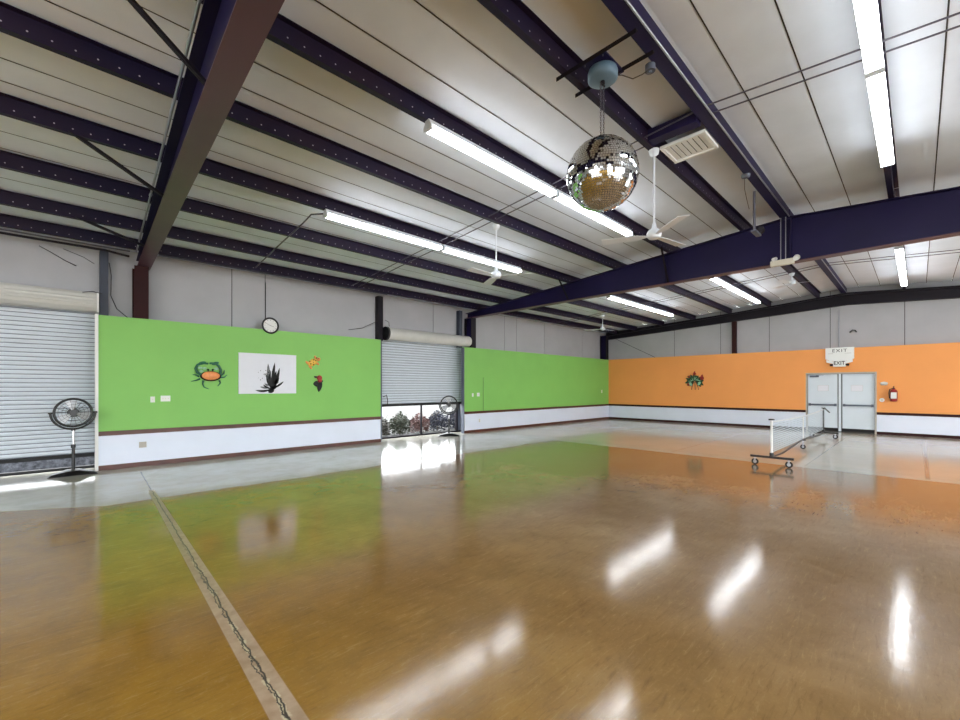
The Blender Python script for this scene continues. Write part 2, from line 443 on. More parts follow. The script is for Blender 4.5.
# white jamb strips beside the roller doors
m = MB(); m.box(.45, YA - .03, 0, .50, YA + .06, 2.99); struct(m.build('trim_6', M_wplast))
m = MB(); m.box(9.91, YA - .01, 0, 9.94, YA + .12, 2.96); struct(m.build('trim_7', M_greysteel))
m = MB(); m.box(6.65, YA - .004, 0, 6.67, YA + .12, 2.97); struct(m.build('trim_8', M_greysteel))

# ground outside the roller doors
m = MB(); m.box(-60, -60, -.6, 70, 70, -.21)  # pale unseen paving added to bounce daylight up onto the ceiling
struct(m.build('ground.001', mat('bounce_pavement', (222, 220, 214), .9, 0, .04, 3)))
m = MB(); m.box(-30, 11.552, -.209, 40, 48, -.04)
struct(m.build('ground', M_ground))

# ------------------------------------------------------------------ steel frames
ORD = ['first', 'second', 'third', 'fourth', 'fifth', 'sixth', 'seventh', 'eighth', 'ninth', 'tenth']
def rafter_x(base, slope, y): return base - slope * (10.95 - y)

def rafter(base, slope, y_lo, y_hi, label, bottom=4.05):
    fx = lambda y: rafter_x(base, slope, y)
    def pt(y, dx, z): return (fx(y) + dx, y, z)
    t = thing('steel_rafter', (fx(y_hi), y_hi, bottom), label, 'rafter')
    ox, oy, oz = t.location
    def P(y, dx, z): return (fx(y) + dx - ox, y - oy, z - oz)
    def prismy(ys, hw, zb, zt):
        b = MB()
        for y0, y1 in zip(ys, ys[1:]):
            b.hexa([P(y0, -hw, zb(y0)), P(y0, hw, zb(y0)), P(y1, hw, zb(y1)), P(y1, -hw, zb(y1))],
                   [P(y0, -hw, zt(y0)), P(y0, hw, zt(y0)), P(y1, hw, zt(y1)), P(y1, -hw, zt(y1))])
        return b
    ys = [y_lo, 1.75, y_hi]
    prismy(ys, .006, lambda y: bottom + .014, lambda y: zr(y) - .014).build('web', M_rafter_blue, t)
    prismy(ys, .112, lambda y: bottom, lambda y: bottom + .014).build('bottom_flange', M_rafter, t)
    prismy(ys, .112, lambda y: zr(y) - .016, lambda y: zr(y) - .002).build('top_flange', M_rafter_blue, t)
    return t
near = (1.20, .037); far = (10.42, .012)
tn = rafter(*near, Y0 + .05, 11.3, 'big dark steel rafter across the upper left, nearest to the viewer')
tf = rafter(*far, Y0 + .05, 11.3, 'wide dark blue steel rafter crossing the hall behind the mirror ball')
# stiffener plates on the far rafter
for y in (1.75, 4.2):
    x = rafter_x(*far, y) - tf.location.x
    b = MB(); b.box(x - .1, y - .006 - tf.location.y, .016, x - .007, y + .006 - tf.location.y, zr(y) - .02 - 4.05)
    b.build('stiffener_plate', M_rafter_blue, tf)

# end frame over the far wall
t = thing('steel_rafter', (XU - .1, 11.2, 4.1), 'dark steel end rafter along the top of the wall above the orange paint', 'rafter')
b = MB()
for y0, y1 in ((-7.8, 1.75), (1.75, 11.2)):
    lo = lambda y: 4.53 - .055 * abs(y - 1.75)
    f = lambda y, dx, z: (dx, y - 11.2, z - 4.1)
    b.hexa([f(y0, -.06, lo(y0)), f(y0, .09, lo(y0)), f(y1, .09, lo(y1)), f(y1, -.06, lo(y1))],
           [f(y0, -.06, lo(y0) + .36), f(y0, .09, lo(y0) + .36), f(y1, .09, lo(y1) + .36), f(y1, -.06, lo(y1) + .36)])
b.build('channel', M_dark, t)
b = MB()
for y0, y1 in ((-7.8, 1.75), (1.75, 11.2)):
    f = lambda y, dx, z: (dx, y - 11.2, z - 4.1)
    b.hexa([f(y0, -.20, zr(y0) - .06), f(y0, -.10, zr(y0) - .06), f(y1, -.10, zr(y1) - .06), f(y1, -.20, zr(y1) - .06)],
           [f(y0, -.20, zr(y0) - .004), f(y0, -.10, zr(y0) - .004), f(y1, -.10, zr(y1) - .004), f(y1, -.20, zr(y1) - .004)])
b.build('top_angle', M_dark, t)

def column(x0, x1, y0, y1, z1, label, m=M_column, web=True, name='steel_column', z0=TOP):
    t = thing(name, ((x0 + x1) / 2, (y0 + y1) / 2, z0), label, 'column')
    hx, hy, h = (x1 - x0) / 2, (y1 - y0) / 2, z1 - z0
    b = MB(); b.box(-hx, -hy, 0, hx, -hy + .016, h); b.build('inner_flange', m, t)
    b = MB(); b.box(-hx, hy - .016, 0, hx, hy, h); b.build('outer_flange', m, t)
    b = MB(); b.box(-.007, -hy + .016, 0, .007, hy - .016, h); b.build('web', M_rafter_blue, t)
    return t
column(1.04, 1.27, 10.98, 11.34, 4.045, 'dark red steel column under the near rafter, above the green wall')
column(10.3, 10.53, 10.98, 11.34, 4.045, 'dark steel column right of the rolled door, holding the far rafter', M_dark)
column(19.62, 19.86, 10.99, 11.33, 4.2, 'dark steel column in the far corner where green meets orange', M_dark)
b = MB(); b.box(XU - .16, 5.27, TOP, XU - .004, 5.43, 4.325)
tag(b.build('steel_post', M_column, loc=(XU - .1, 5.35, TOP), bevel=.006), 'narrow dark red post above the orange wall, under the end rafter', 'post')

# posts beside the roller doors
for x0, x1, y0, y1, z0, z1, m, lb in ((.53, .66, 11.18, 11.34, TOP, 4.27, mat('post_paint', (54, 60, 76), .5, 0, .1, 4), 'grey steel post above the left end of the green wall, by the roller hood'),
                              (6.70, 6.86, 11.16, 11.34, 2.985, 4.30, M_dark, 'dark steel post left of the rolled coil over the half open door'),
                              (9.92, 10.06, 11.18, 11.34, TOP, 4.27, MATS['post_paint'], 'blue grey post right of the rolled coil, beside the dark column')):
    b = MB(); b.box(x0, y0, z0, x1, y0 + .012, z1); b.box(x0, y0 + .012, z0, x0 + .01, y1, z1); b.box(x1 - .01, y0 + .012, z0, x1, y1, z1)
    tag(b.build('door_post', m, loc=((x0 + x1) / 2, y0, z0)), lb, 'post')

# purlins: far lower edge Y, one per bay
PUR = [10.68, 9.65, 8.34, 6.96, 5.53, 4.14, 2.62]
BAYS = ((-8.2, .76, 'left of the near rafter'), (1.0, 10.27, 'in the middle bay'), (10.5, 20.1, 'beyond the wide rafter'))
def purlin(x0, x1, y, label, name='roof_purlin'):
    # Z section: web, bottom flange towards +y, top flange towards -y
    b = MB()
    z0, z1 = zr(y), zc(y) - .012
    b.box(x0, y - .075, z0 + .008, x1, y - .063, z1)
    b.box(x0, y - .075, z0, x1, y, z0 + .008)
    b.box(x0, y - .012, z0 + .008, x1, y, z0 + .028)
    b.box(x0, y - .13, z1 - .008, x1, y - .075, z1)
    return tag(b.build(name, M_purlin, loc=(x0, y - .075, z0)), label, 'purlin', 'roof purlins')
for i, y in enumerate(PUR):
    for x0, x1, bn in BAYS:
        if bn.startswith('left') and y < 4: continue
        off = rafter_x(*near, y)
        if x0 == 1.0: x0 = off - .0
        if x1 == .76: x1 = off - .01
        if x1 == 10.27: x1 = rafter_x(*far, y) - .01
        if x0 == 10.5: x0 = rafter_x(*far, y)
        purlin(x0, x1, y, 'dark steel purlin, %s from the left wall, %s' % (ORD[i], bn))
for x0, x1, bn in ((.7, 10.27, 'in the middle bay'), (10.32, 20.1, 'beyond the wide rafter')):
    purlin(x0, x1, .36, 'dark steel purlin right of the ridge, under the rightmost strip lights, %s' % bn)
    # ridge: a closed pair of channels with a light conduit clipped along it
    b = MB(); z0 = zr(RIDGE)
    b.box(x0, RIDGE + .0, z0, x1, RIDGE + .14, z0 + .19)
    tag(b.build('ridge_beam', M_rafter_blue, loc=(x0, RIDGE, z0), bevel=.006), 'dark double ridge beam at the roof peak %s' % bn, 'beam')
    b = MB(); b.cyl((x0, RIDGE - .015, z0 + .0), (x1, RIDGE - .015, z0 + .0), .012, n=8)
    tag(b.build('conduit', M_alu, loc=(x0, RIDGE, z0)), 'thin bright conduit running along the ridge beam %s' % bn, 'conduit')

# flange braces (kickers) between purlins and rafters
def brace(p, q, label):
    b = MB(); p, q = Vector(p), Vector(q)
    b.bar(p, q, .045, .006); b.bar(p + Vector((0, 0, .02)), q + Vector((0, 0, .02)), .006, .045)
    tag(b.build('flange_brace', M_dark, loc=tuple(p)), label, 'brace', 'flange braces')
for y, k in ((4.14, 'topmost, at the sixth purlin'), (6.96, 'middle one, at the fourth purlin'), (9.65, 'lowest, at the second purlin')):
    x = rafter_x(*near, y)
    brace((x - 1.0, y - .07, zr(y) + .015), (x - .06, y + .0, 4.085), 'slanting dark brace left of the near rafter, %s' % k)
for y, k in ((4.14, 'below the big ceiling fan'), (6.96, 'near the end of the leftmost strip lights')):
    x = rafter_x(*far, y)
    brace((x - .62, y - .07, zr(y) + .015), (x - .06, y, 4.085), 'dark brace on the wide rafter, %s' % k)

# conduit along the near rafter
b = MB(); y0, y1 = 3.0, 10.6
b.tube([(rafter_x(*near, y) - .15, y, zr(y) - .05) for y in (y0, 5, 7, 9, y1)], .014, 8)
for y in (4.0, 7.9): b.cyl((rafter_x(*near, y) - .15, y - .04, zr(y) - .05), (rafter_x(*near, y) - .15, y + .04, zr(y) - .05), .021, n=8)
tag(b.build('conduit', M_alu, loc=(1.0, 10.6, 4.2)), 'grey pipe running along the left side of the near rafter', 'conduit')

# sag rods
for x, lb in ((5.55, 'thin tie rod across the middle bay, the upper left of the pair'), (5.75, 'thin tie rod across the middle bay, the lower right of the pair'),
              (14.95, 'thin tie rod across the far bay, the nearer of the pair'), (15.25, 'thin tie rod across the far bay, the farther of the pair')):
    b = MB(); ys = (-6.5, 1.75, 10.6)
    b.tube([(x, y, zr(y) + .035) for y in ys], .009, 6)
    tag(b.build('tie_rod', M_rod, loc=(x, 1.75, zr(1.75))), lb, 'rod', 'tie rods')

# ------------------------------------------------------------------ strip lights
def strip_light(x0, x1, y, z, label, group='strip lights'):
    t = thing('strip_light', (x0, y, z), label, 'light', group=group)
    L = x1 - x0
    b = MB(); b.prism([(-.06, -.010), (-.035, .055), (.035, .055), (.06, -.010)], 0, L)
    # prism is along y; turn it to run along x
    b.v = [(vy, vx, vz) for vx, vy, vz in b.v]; b.f = [list(reversed(f)) for f in b.f]
    b.build('housing', M_fanwhite, t)
    for s in (-1, 1):
        b = MB(); b.cyl((.03, s * .042, -.042), (L - .03, s * .042, -.042), .027, n=12); b.build('tube', M_tube, t)
    for x in (0, L - .03):
        b = MB(); b.box(x, -.072, -.072, x + .03, .072, -.01); b.build('end_cap', M_fanwhite, t)
    return t
rows = [(4.07, 3.10, 8.20, 'on the purlin behind the mirror ball'), (6.90, 3.13, 8.13, 'nearest the left wall'), (.30, 3.2, 8.33, 'at the upper right')]
for y, x0, x1, wh in rows:
    z = zr(y) - .056; mid = (x0 + x1) / 2
    strip_light(x0, mid - .02, y, z, 'strip light %s, nearer half' % wh)
    strip_light(mid + .02, x1, y, z, 'strip light %s, half next to the wide rafter' % wh)
rows2 = [(6.90, 12.45, 17.5, 'leftmost of three'), (4.07, 13.1, 18.2, 'middle of three'), (.30, 13.5, 18.6, 'rightmost of three')]
for y, x0, x1, wh in rows2:
    z = zr(y) - .056; mid = (x0 + x1) / 2
    strip_light(x0, mid - .02, y, z, 'strip light beyond the wide rafter, %s, nearer half' % wh)
    strip_light(mid + .02, x1, y, z, 'strip light beyond the wide rafter, %s, half next to the end wall' % wh)
# unseen lamps added behind and beside the viewpoint to brighten the ceiling
for y, x0, x1, wh in ((-3.4, 3.1, 8.2, 'right of the viewer in the middle bay'), (4.07, -6.1, -1.4, 'behind the near rafter on the sixth purlin'), (-.6, -6.1, -1.4, 'behind the viewer'), (8.3, -6.1, -1.6, 'behind the near rafter toward the left wall'), (-3.4, 12.5, 17.5, 'right of the viewer in the far bay')):
    strip_light(x0, x1, y, zr(y) - .06, 'added unseen fluorescent strip light %s' % wh)

# ------------------------------------------------------------------ mirror ball and motor
C = Vector((3.94, 2.25, 3.765)); R = .355
t = thing('mirror_ball', tuple(C), 'large mirror ball of small square tiles hanging on chains below its motor', 'mirror ball')
b = MB(); b.ell((0, 0, 0), R - .004, R - .004, R - .004, 40, 24); b.build('core', M_core, t)
b = MB(); rowsn = 46
for i in range(rowsn):
    th0, th1 = math.pi * i / rowsn, math.pi * (i + 1) / rowsn
    thm = (th0 + th1) / 2; n = max(4, int(2 * math.pi * math.sin(thm) / (math.pi / rowsn)))
    ph0 = random.random()
    for j in range(n):
        a0, a1 = 2 * math.pi * (j + ph0) / n, 2 * math.pi * (j + ph0 + 1) / n; am = (a0 + a1) / 2
        nrm = Vector((math.sin(thm) * math.cos(am), math.sin(thm) * math.sin(am), math.cos(thm)))
        nn = (nrm + Vector((random.gauss(0, .022), random.gauss(0, .022), random.gauss(0, .022)))).normalized()
        u = Vector((-math.sin(am), math.cos(am), 0)); u = (u - nn * u.dot(nn)).normalized(); v = nn.cross(u)
        hw = R * math.sin(thm) * math.pi / n * .88; hh = R * math.pi / rowsn / 2 * .88
        c = nrm * R
        b.add([c - u * hw - v * hh, c + u * hw - v * hh, c + u * hw + v * hh, c - u * hw + v * hh], [(0, 1, 2, 3)])
b.build('mirror_tiles', M_mirror, t)
b = MB(); b.cyl((0, 0, R - .012), (0, 0, R + .02), .06, .045, 20); b.build('top_cap', M_greysteel, t)
zt = 4.684 - C.z
for k, sx in ((0, -.028), (1, .028)):
    b = MB(); z = R + .01
    i = 0
    while z < zt - .02:
        pts = [(sx + (.008 * math.cos(a) if i % 2 else 0), (0 if i % 2 else .008 * math.cos(a)), z + .016 + .016 * math.sin(a)) for a in [2 * math.pi * q / 8 for q in range(9)]]
        b.tube(pts, .0028, 5); z += .025; i += 1
    b.build('chain', M_rod, t)
MC = (3.95, 2.25)
t = thing('ball_motor', (MC[0], MC[1], 4.732), 'blue grey round motor above the mirror ball on two dark bars', 'motor')
b = MB(); b.lathe((0, 0, 0), (0, 0, 1), [(.03, -.012), (.125, -.008), (.148, .010), (.15, .07), (.14, .10), (.06, .115), (.02, .118)], 28); b.build('motor_body', M_motor, t)
b = MB(); b.cyl((0, 0, -.04), (0, 0, -.011), .022, n=12); b.box(-.04, -.006, -.052, .04, .006, -.038); b.build('hook', M_dark, t)
b = MB(); b.box(-.20, -.13, .118, .20, .13, .138); b.build('mounting_plate', M_rafter_blue, t)
for sx in (-1, 1):
    for sy in (-1, 1): b = MB(); b.cyl((sx * .17, sy * .10, .1), (sx * .17, sy * .10, .138), .006, n=6); b.build('bolt', M_rod, t)
for x, lb in ((3.77, 'dark angle bar carrying the ball motor, the one toward the viewer'), (4.13, 'dark angle bar carrying the ball motor, the one farther from the viewer')):
    b = MB(); z = 4.872
    b.box(x - .022, 1.80, z, x + .022, 2.68, z + .006); b.box(x - .022, 1.80, z - .035, x - .016, 2.68, z)
    tag(b.build('support_bar', M_dark, loc=(x, 2.3, z)), lb, 'bar', 'motor bars')
t = thing('junction_box', (4.34, 1.93, 4.90), 'small dark junction box by the ridge beam beside the mirror ball motor', 'box')
b = MB(); b.cyl((0, 0, -.045), (0, 0, .02), .05, n=16); b.cyl((0, 0, -.06), (0, 0, -.045), .02, n=10); b.build('box_body', M_greysteel, t)
b = MB(); b.tube([(0, 0, -.02), (-.05, .06, -.07), (-.10, .14, -.10), (-.18, .22, -.06), (-.27, .28, -.08)], .005, 6); b.build('cable', M_cable, t)

# ceiling register between purlins, cross strut
t = thing('air_grille', (6.2, 2.21, 4.90), 'white slatted air grille in the ceiling behind the mirror ball', 'vent')
b = MB(); b.box(-.27, -.29, -.01, .27, -.25, .03); b.box(-.27, .25, -.01, .27, .29, .03); b.box(-.27, -.25, -.01, -.23, .25, .03); b.box(.23, -.25, -.01, .27, .25, .03); b.build('frame', M_wplast, t)
b = MB()
for i in range(7):
    y = -.215 + i * .0715; b.hexa([(-.23, y - .033, .004), (.23, y - .033, .004), (.23, y + .031, .012), (-.23, y + .031, .012)], [(-.23, y - .033, .008), (.23, y - .033, .008), (.23, y + .031, .016), (-.23, y + .031, .016)])
b.build('louvre', M_wplast, t)
b = MB(); b.box(-.23, -.25, .028, .23, .25, .03); b.build('backing', M_seam, t)
b = MB(); b.box(5.64, 1.93, 4.91, 5.80, 2.54, 5.06)
tag(b.build('cross_strut', M_rafter_blue, loc=(5.72, 2.2, 4.9)), 'short dark strut between ridge beam and next purlin beside the air grille', 'strut')

# smoke detector with dangling wire, drop pole with spotlight, tall rods with white lamp box
t = thing('smoke_detector', (7.72, 1.90, 4.95), 'small dark round detector with a dangling wire by the ridge beam', 'detector')
b = MB(); b.lathe((0, 0, 0), (0, 0, 1), [(.03, -.05), (.06, -.04), (.065, -.01), (.065, .0)], 20); b.build('detector_body', M_greysteel, t)
b = MB(); b.tube([(.02, .02, -.04), (.06, .03, -.2), (.16, .02, -.36), (.32, .03, -.44)], .004, 6); b.build('wire', M_cable, t)
t = thing('spotlight', (8.55, 1.965, 4.30), 'dark spotlight on a grey drop pole in front of the wide rafter', 'spotlight')
b = MB(); b.cyl((-.04, 0, 0), (-.04, 0, .66), .02, n=8); b.cyl((.02, .03, .05), (.02, .03, .63), .006, n=6); b.build('pole', M_rod, t)
b = MB(); b.box(-.06, -.03, -.03, .30, .05, .0); b.build('bracket', M_greysteel, t)
b = MB(); b.cyl((.14, -.05, .05), (.30, -.02, .07), .05, .065, 14); b.build('lamp_head', M_dark, t)
t = thing('emergency_lamp', (10.13, 1.84, 4.05), 'white lamp box hanging on two thin rods in front of the wide rafter', 'lamp')
b = MB(); b.box(-.05, -.17, -.06, .05, .22, .05); b.build('lamp_box', M_beige, t, bevel=.015)
b = MB(); b.cyl((-.06, -.2, .02), (.04, -.2, .06), .045, .055, 14); b.build('lamp_head', M_wplast, t)
b = MB(); b.cyl((-.06, .16, .07), (.03, .14, .1), .035, n=12); b.build('lamp_head', M_wplast, t)
b = MB(); b.cyl((0, -.03, .05), (0, -.03, .88), .008, n=8); b.cyl((0, .05, .05), (0, .05, .88), .008, n=8); b.build('rod', M_alu, t)

# ------------------------------------------------------------------ ceiling fans
def ceiling_fan(x, y, zh, ztop, az, label):
    t = thing('ceiling_fan', (x, y, zh), label, 'ceiling fan', group='ceiling fans')
    b = MB(); b.cyl((0, 0, .12), (0, 0, ztop - zh - .05), .013, n=10); b.build('downrod', M_fanwhite, t)
    b = MB(); b.lathe((0, 0, ztop - zh - .09), (0, 0, 1), [(.02, 0), (.06, .03), (.07, .09)], 20); b.build('canopy', M_fanwhite, t)
    b = MB(); b.lathe((0, 0, 0), (0, 0, 1), [(.02, -.07), (.07, -.06), (.095, -.03), (.10, .01), (.08, .05), (.035, .08), (.025, .15)], 24); b.build('motor', M_fanwhite, t)
    for k in range(3):
        a = az + k * 2 * math.pi / 3; d = Vector((math.cos(a), math.sin(a), 0)); n = Vector((-d.y, d.x, 0))
        bl = MB(); tl = .010
        P = lambda r, s, z=0: d * r + n * s + Vector((0, 0, z + s * .16 - .025))
        bl.hexa([P(.07, -.02), P(.2, -.055), P(.2, .055), P(.07, .02)], [P(.07, -.02, .006), P(.2, -.055, .006), P(.2, .055, .006), P(.07, .02, .006)])
        bl.hexa([P(.2, -.065), P(.70, -.08), P(.70, .08), P(.2, .065)], [P(.2, -.065, .006), P(.70, -.08, .006), P(.70, .08, .006), P(.2, .065, .006)])
        bl.build('blade', M_fanwhite, t)
ceiling_fan(5.88, 2.56, 3.72, zr(2.56), math.radians(112), 'white three-blade ceiling fan right behind the mirror ball')
ceiling_fan(5.88, 5.58, 3.72, zr(5.58), math.radians(60), 'white three-blade ceiling fan hanging between the two long light rows')
ceiling_fan(15.2, 8.66, 3.89, zr(8.66), math.radians(112), 'white ceiling fan in the far bay near the green corner')
ceiling_fan(15.1, 2.55, 4.62, zr(2.55), math.radians(-75), 'white ceiling fan on a short rod in the far bay, beyond the lamp box')

# ------------------------------------------------------------------ roller doors
def slats(x0, x1, z0, z1, y, pitch=.08):
    b = MB(); n = int((z1 - z0) / pitch)
    for i in range(n + 1):
        za = z0 + i * pitch; zb = min(za + pitch, z1)
        if zb - za < .01: break
        g = za + .012
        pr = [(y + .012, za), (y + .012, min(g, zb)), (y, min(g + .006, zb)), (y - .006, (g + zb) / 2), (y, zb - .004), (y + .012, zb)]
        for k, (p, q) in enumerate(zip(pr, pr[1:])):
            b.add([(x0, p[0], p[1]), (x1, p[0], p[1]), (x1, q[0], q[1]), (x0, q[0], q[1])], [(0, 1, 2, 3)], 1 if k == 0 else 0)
    b.add([(x0, y + .03, z0), (x1, y + .03, z0), (x1, y + .03, z1), (x0, y + .03, z1)], [(3, 2, 1, 0)])
    return b
def roller_door(x0, x1, zb, label, coil):
    t = thing('roller_door', ((x0 + x1) / 2, 11.36, 0), label, 'roller door')
    hx = (x1 - x0) / 2
    slats(-hx + .02, hx - .02, zb + .07, 3.05, 0).build('slat_curtain', [M_shutter, mat('slat_joint_shade', (112, 118, 130), .6)], t)  # joint strips coloured darker to stand in for shade between slats
    b = MB(); b.box(-hx + .02, -.03, zb, hx - .02, .035, zb + .07); b.build('bottom_bar', M_rubber, t)
    for s in (-1, 1):
        b = MB(); xx = s * (hx - .02); b.box(xx - .035, -.05, 0, xx + .035, -.034, 3.0); b.box(xx - .035, .036, 0, xx + .035, .05, 3.0); b.box(xx + s * .02, -.034, 0, xx + s * .035, .036, 3.0)
        b.build('guide_rail', M_greysteel, t)
    if coil:
        zc_, yc, r = 3.20, -.26, .185
        b = MB(); b.cyl((-hx + .10, yc, zc_), (hx + .0, yc, zc_), r, n=36)
        b.build('coil', M_hood, t)
        b = MB(); b.cyl((-hx + .03, yc, zc_), (-hx + .095, yc, zc_), r + .02, n=28); b.build('end_plate', M_black, t)
        b = MB(); b.cyl((hx + .0, yc, zc_), (hx + .03, yc, zc_), r * .9, n=28); b.build('end_plate', M_hood, t)
        b = MB(); b.tube([(-hx + .1, -.06, zb + .30), (-hx + .2, -.07, zb + .36), (-hx + .24, -.07, zb + .2), (-hx + .24, -.07, zb + .07)], .012, 6); b.build('lift_handle', M_black, t)
    else:
        b = MB()
        prof = [(-.02, 3.03), (-.36, 3.03)]
        pts = [(-.02, 3.06), (-.28, 3.06), (-.37, 3.12), (-.39, 3.17), (-.375, 3.19), (-.39, 3.22), (-.375, 3.26), (-.38, 3.29), (-.35, 3.31), (-.34, 3.36), (-.30, 3.41), (-.02, 3.41)]
        n = len(pts)
        vs = [(-hx, a, c) for a, c in pts] + [(hx - .10, a, c) for a, c in pts]
        b.add(vs, [(i, i + 1, n + i + 1, n + i) for i in range(n - 1)] + [tuple(reversed(range(n))), tuple(range(n, 2 * n))])
        b.build('hood', M_hood, t)
        b = MB(); b.box(hx - .10, -.38, 3.04, hx - .07, -.015, 3.40); b.build('hood_bracket', M_wplast, t)
    return t
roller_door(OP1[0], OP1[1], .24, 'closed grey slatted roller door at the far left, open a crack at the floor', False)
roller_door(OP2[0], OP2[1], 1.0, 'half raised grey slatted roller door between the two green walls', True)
b = MB(); b.box(OP1[0], 11.44, 0, OP1[1], 11.54, .05)
tag(b.build('door_sill', M_rubber, loc=(-1.1, 11.5, 0)), 'dark sill bar on the floor under the left roller door', 'sill')

b = MB(); b.box(-4.5, 12.0, -.04, 1.6, 12.25, .30)  # kerb added outside to block bright sky through the door gap
tag(b.build('glare_kerb', mat('rough_stone', (88, 88, 92), .9, 0, .7, 14, .4, 30), loc=(-1.4, 12.1, -.04), bevel=.02), 'low rough stone kerb added outside to block glare under the left roller door', 'kerb')

# framed opening below the half raised door
t = thing('screen_frame', ((OP2[0] + OP2[1]) / 2, 11.50, 0), 'dark framed two-light screen standing under the half raised roller door', 'screen')
hx = (OP2[1] - OP2[0]) / 2
b = MB(); b.box(-hx, -.025, 0, hx, .025, .05); b.box(-hx, -.025, 1.06, hx, .025, 1.11); b.box(-hx, -.025, .05, -hx + .04, .025, 1.06); b.box(hx - .23, -.03, .05, hx - .15, .03, 1.06); b.build('frame', M_dark, t)
b = MB(); b.box(-.07, -.022, .05, -.02, .022, 1.06); b.build('mullion', M_dark, t)
b = MB(); b.box(hx - .15, -.01, .05, hx, .01, 1.06); b.build('side_panel', M_greysteel, t)

# shrubs outside
def shrub(x, y, h, wd, mi, label, n=1700):
    t = thing('shrub', (x, y, -.04), label, 'shrub', group='shrubs outside the door')
    b = MB(); rnd = random.Random(int(x * 100))
    for i in range(9):
        a = rnd.uniform(0, 6.28); e = Vector((math.cos(a) * wd * .4, math.sin(a) * wd * .3, h * rnd.uniform(.6, .95)))
        b.tube([(0, 0, 0), tuple(e * .5 + Vector((0, 0, .05))), tuple(e)], .006, 4)
    b.build('stem', M_stem, t)
    b = MB()
    for i in range(n):
        a = rnd.uniform(0, 6.28); q = rnd.random() ** .5; zz = rnd.random() ** .8
        c = Vector((math.cos(a) * q * wd / 2, math.sin(a) * q * wd / 2, .03 + h * zz * (1 - .45 * q)))
        d = Vector((rnd.gauss(0, 1), rnd.gauss(0, 1), rnd.gauss(.3, 1))).normalized(); u, v, _ = basis(d); L = rnd.uniform(.025, .055)
        b.add([c - u * L, c - v * L * .4, c + u * L, c + v * L * .4], [(0, 1, 2, 3)])
    b.build('foliage', M_fol[mi], t)
for x, y, h, wd, mi, lb in ((7.50, 12.45, .74, .72, 3, 'dry grey shrub outside, leftmost behind the screen frame'), (8.34, 12.5, .82, .72, 0, 'olive shrub outside, second from left behind the screen frame'),
                    (9.18, 12.5, .74, .72, 1, 'pinkish shrub outside, just left of the screen mullion'), (10.02, 12.5, .84, .72, 2, 'bluish dark shrub outside, just right of the screen mullion'),
                    (10.86, 12.5, .86, .72, 2, 'bluish dark shrub outside, behind the far floor fan'), (11.72, 12.5, .8, .72, 3, 'grey shrub outside, rightmost behind the screen frame')):
    shrub(x, y, h, wd, mi, lb)

# ------------------------------------------------------------------ floor fans
def floor_fan(x, y, face, zh, r, label, tilt=.0):
    t = thing('pedestal_fan', (x, y, 0), label, 'fan', rz=face, group='pedestal fans')   # faces local -y
    b = MB()
    b.prism([(-.34, .0), (.34, .0), (.28, .045), (.08, .10), (-.08, .10), (-.28, .045)], -.16, .16)
    b.v = [(vx * (1 if abs(vx) > .2 else 1), vy * (1.0 if abs(vx) < .2 else .45), vz) for vx, vy, vz in b.v]
    b.build('base', M_black, t, bevel=.006)
    b = MB(); b.cyl((0, 0, .09), (0, 0, .52), .028, .022, 14); b.cyl((0, 0, .50), (0, 0, .56), .034, n=14); b.build('lower_pole', M_black, t)
    b = MB(); b.cyl((0, 0, .56), (0, 0, zh - r - .04), .016, n=12); b.build('upper_pole', M_chrome, t)
    b = MB(); R_ = r + .045
    b.torus((0, 0, zh), (0, 1, 0), R_, .018, 28, 8, 0, math.pi, 2 * math.pi)
    # make sure the yoke hangs below the head
    b.v = [(vx, vy, zh - abs(vz - zh) if abs(vz - zh) > .02 else vz) for vx, vy, vz in b.v]
    b.cyl((0, 0, zh - R_ - .03), (0, 0, zh - R_ + .02), .03, n=12)
    for s in (-1, 1): b.cyl((s * (r - .0), 0, zh), (s * (R_ + .03), 0, zh), .016, n=10)
    b.build('yoke', M_black, t)
    b = MB(); ctr = Vector((0, 0, zh))
    b.torus(ctr, (0, 1, 0), r, .020, 44, 8)
    for k in range(1, 5):
        rr = r * k / 5; dy = .085 * math.cos(k / 5 * math.pi / 2)
        b.torus((0, -dy, zh), (0, 1, 0), rr, .0022, 36, 4)
    for k in range(18):
        a = 2 * math.pi * k / 18; d = Vector((math.cos(a), 0, math.sin(a)))
        b.tube([ctr + d * .06 + Vector((0, -.084, 0)), ctr + d * r * .55 + Vector((0, -.06, 0)), ctr + d * r], .002, 4)
        b.tube([ctr + d * .06 + Vector((0, .10, 0)), ctr + d * r * .6 + Vector((0, .08, 0)), ctr + d * r], .002, 4)
    b.build('cage', M_black, t)
    b = MB(); b.cyl((0, -.092, zh), (0, -.075, zh), .055, n=20); b.build('badge', M_black, t)
    b = MB(); b.cyl((0, -.05, zh), (0, .03, zh), .05, n=18); b.cyl((0, .05, zh), (0, .2, zh), .085, .07, 20); b.build('motor', M_black, t)
    for k in range(3):
        a = math.radians(100) + k * 2 * math.pi / 3
        bl = MB(); pl = []
        for (rr, da, dy) in ((.05, -.35, .01), (.14, -.5, .02), (r * .88, -.42, .03), (r * .92, 0, .0), (r * .86, .38, -.03), (.14, .4, -.02), (.05, .35, -.01)):
            pl.append((rr * math.cos(a + da), dy, zh + rr * math.sin(a + da)))
        n = len(pl)
        bl.add(pl + [(p[0], p[1] + .004, p[2]) for p in pl], [tuple(range(n)), tuple(reversed(range(n, 2 * n)))] + [(i, n + i, n + (i + 1) % n, (i + 1) % n) for i in range(n)])
        bl.build('blade', mat('blade_metal', (200, 202, 206), .35, .4), t)
    return t
floor_fan(.15, 10.70, math.radians(0), 1.135, .25, 'black pedestal fan on the floor in front of the left roller door')
floor_fan(9.04, 10.70, math.radians(-38), 1.03, .27, 'black pedestal fan on the floor by the half raised roller door')

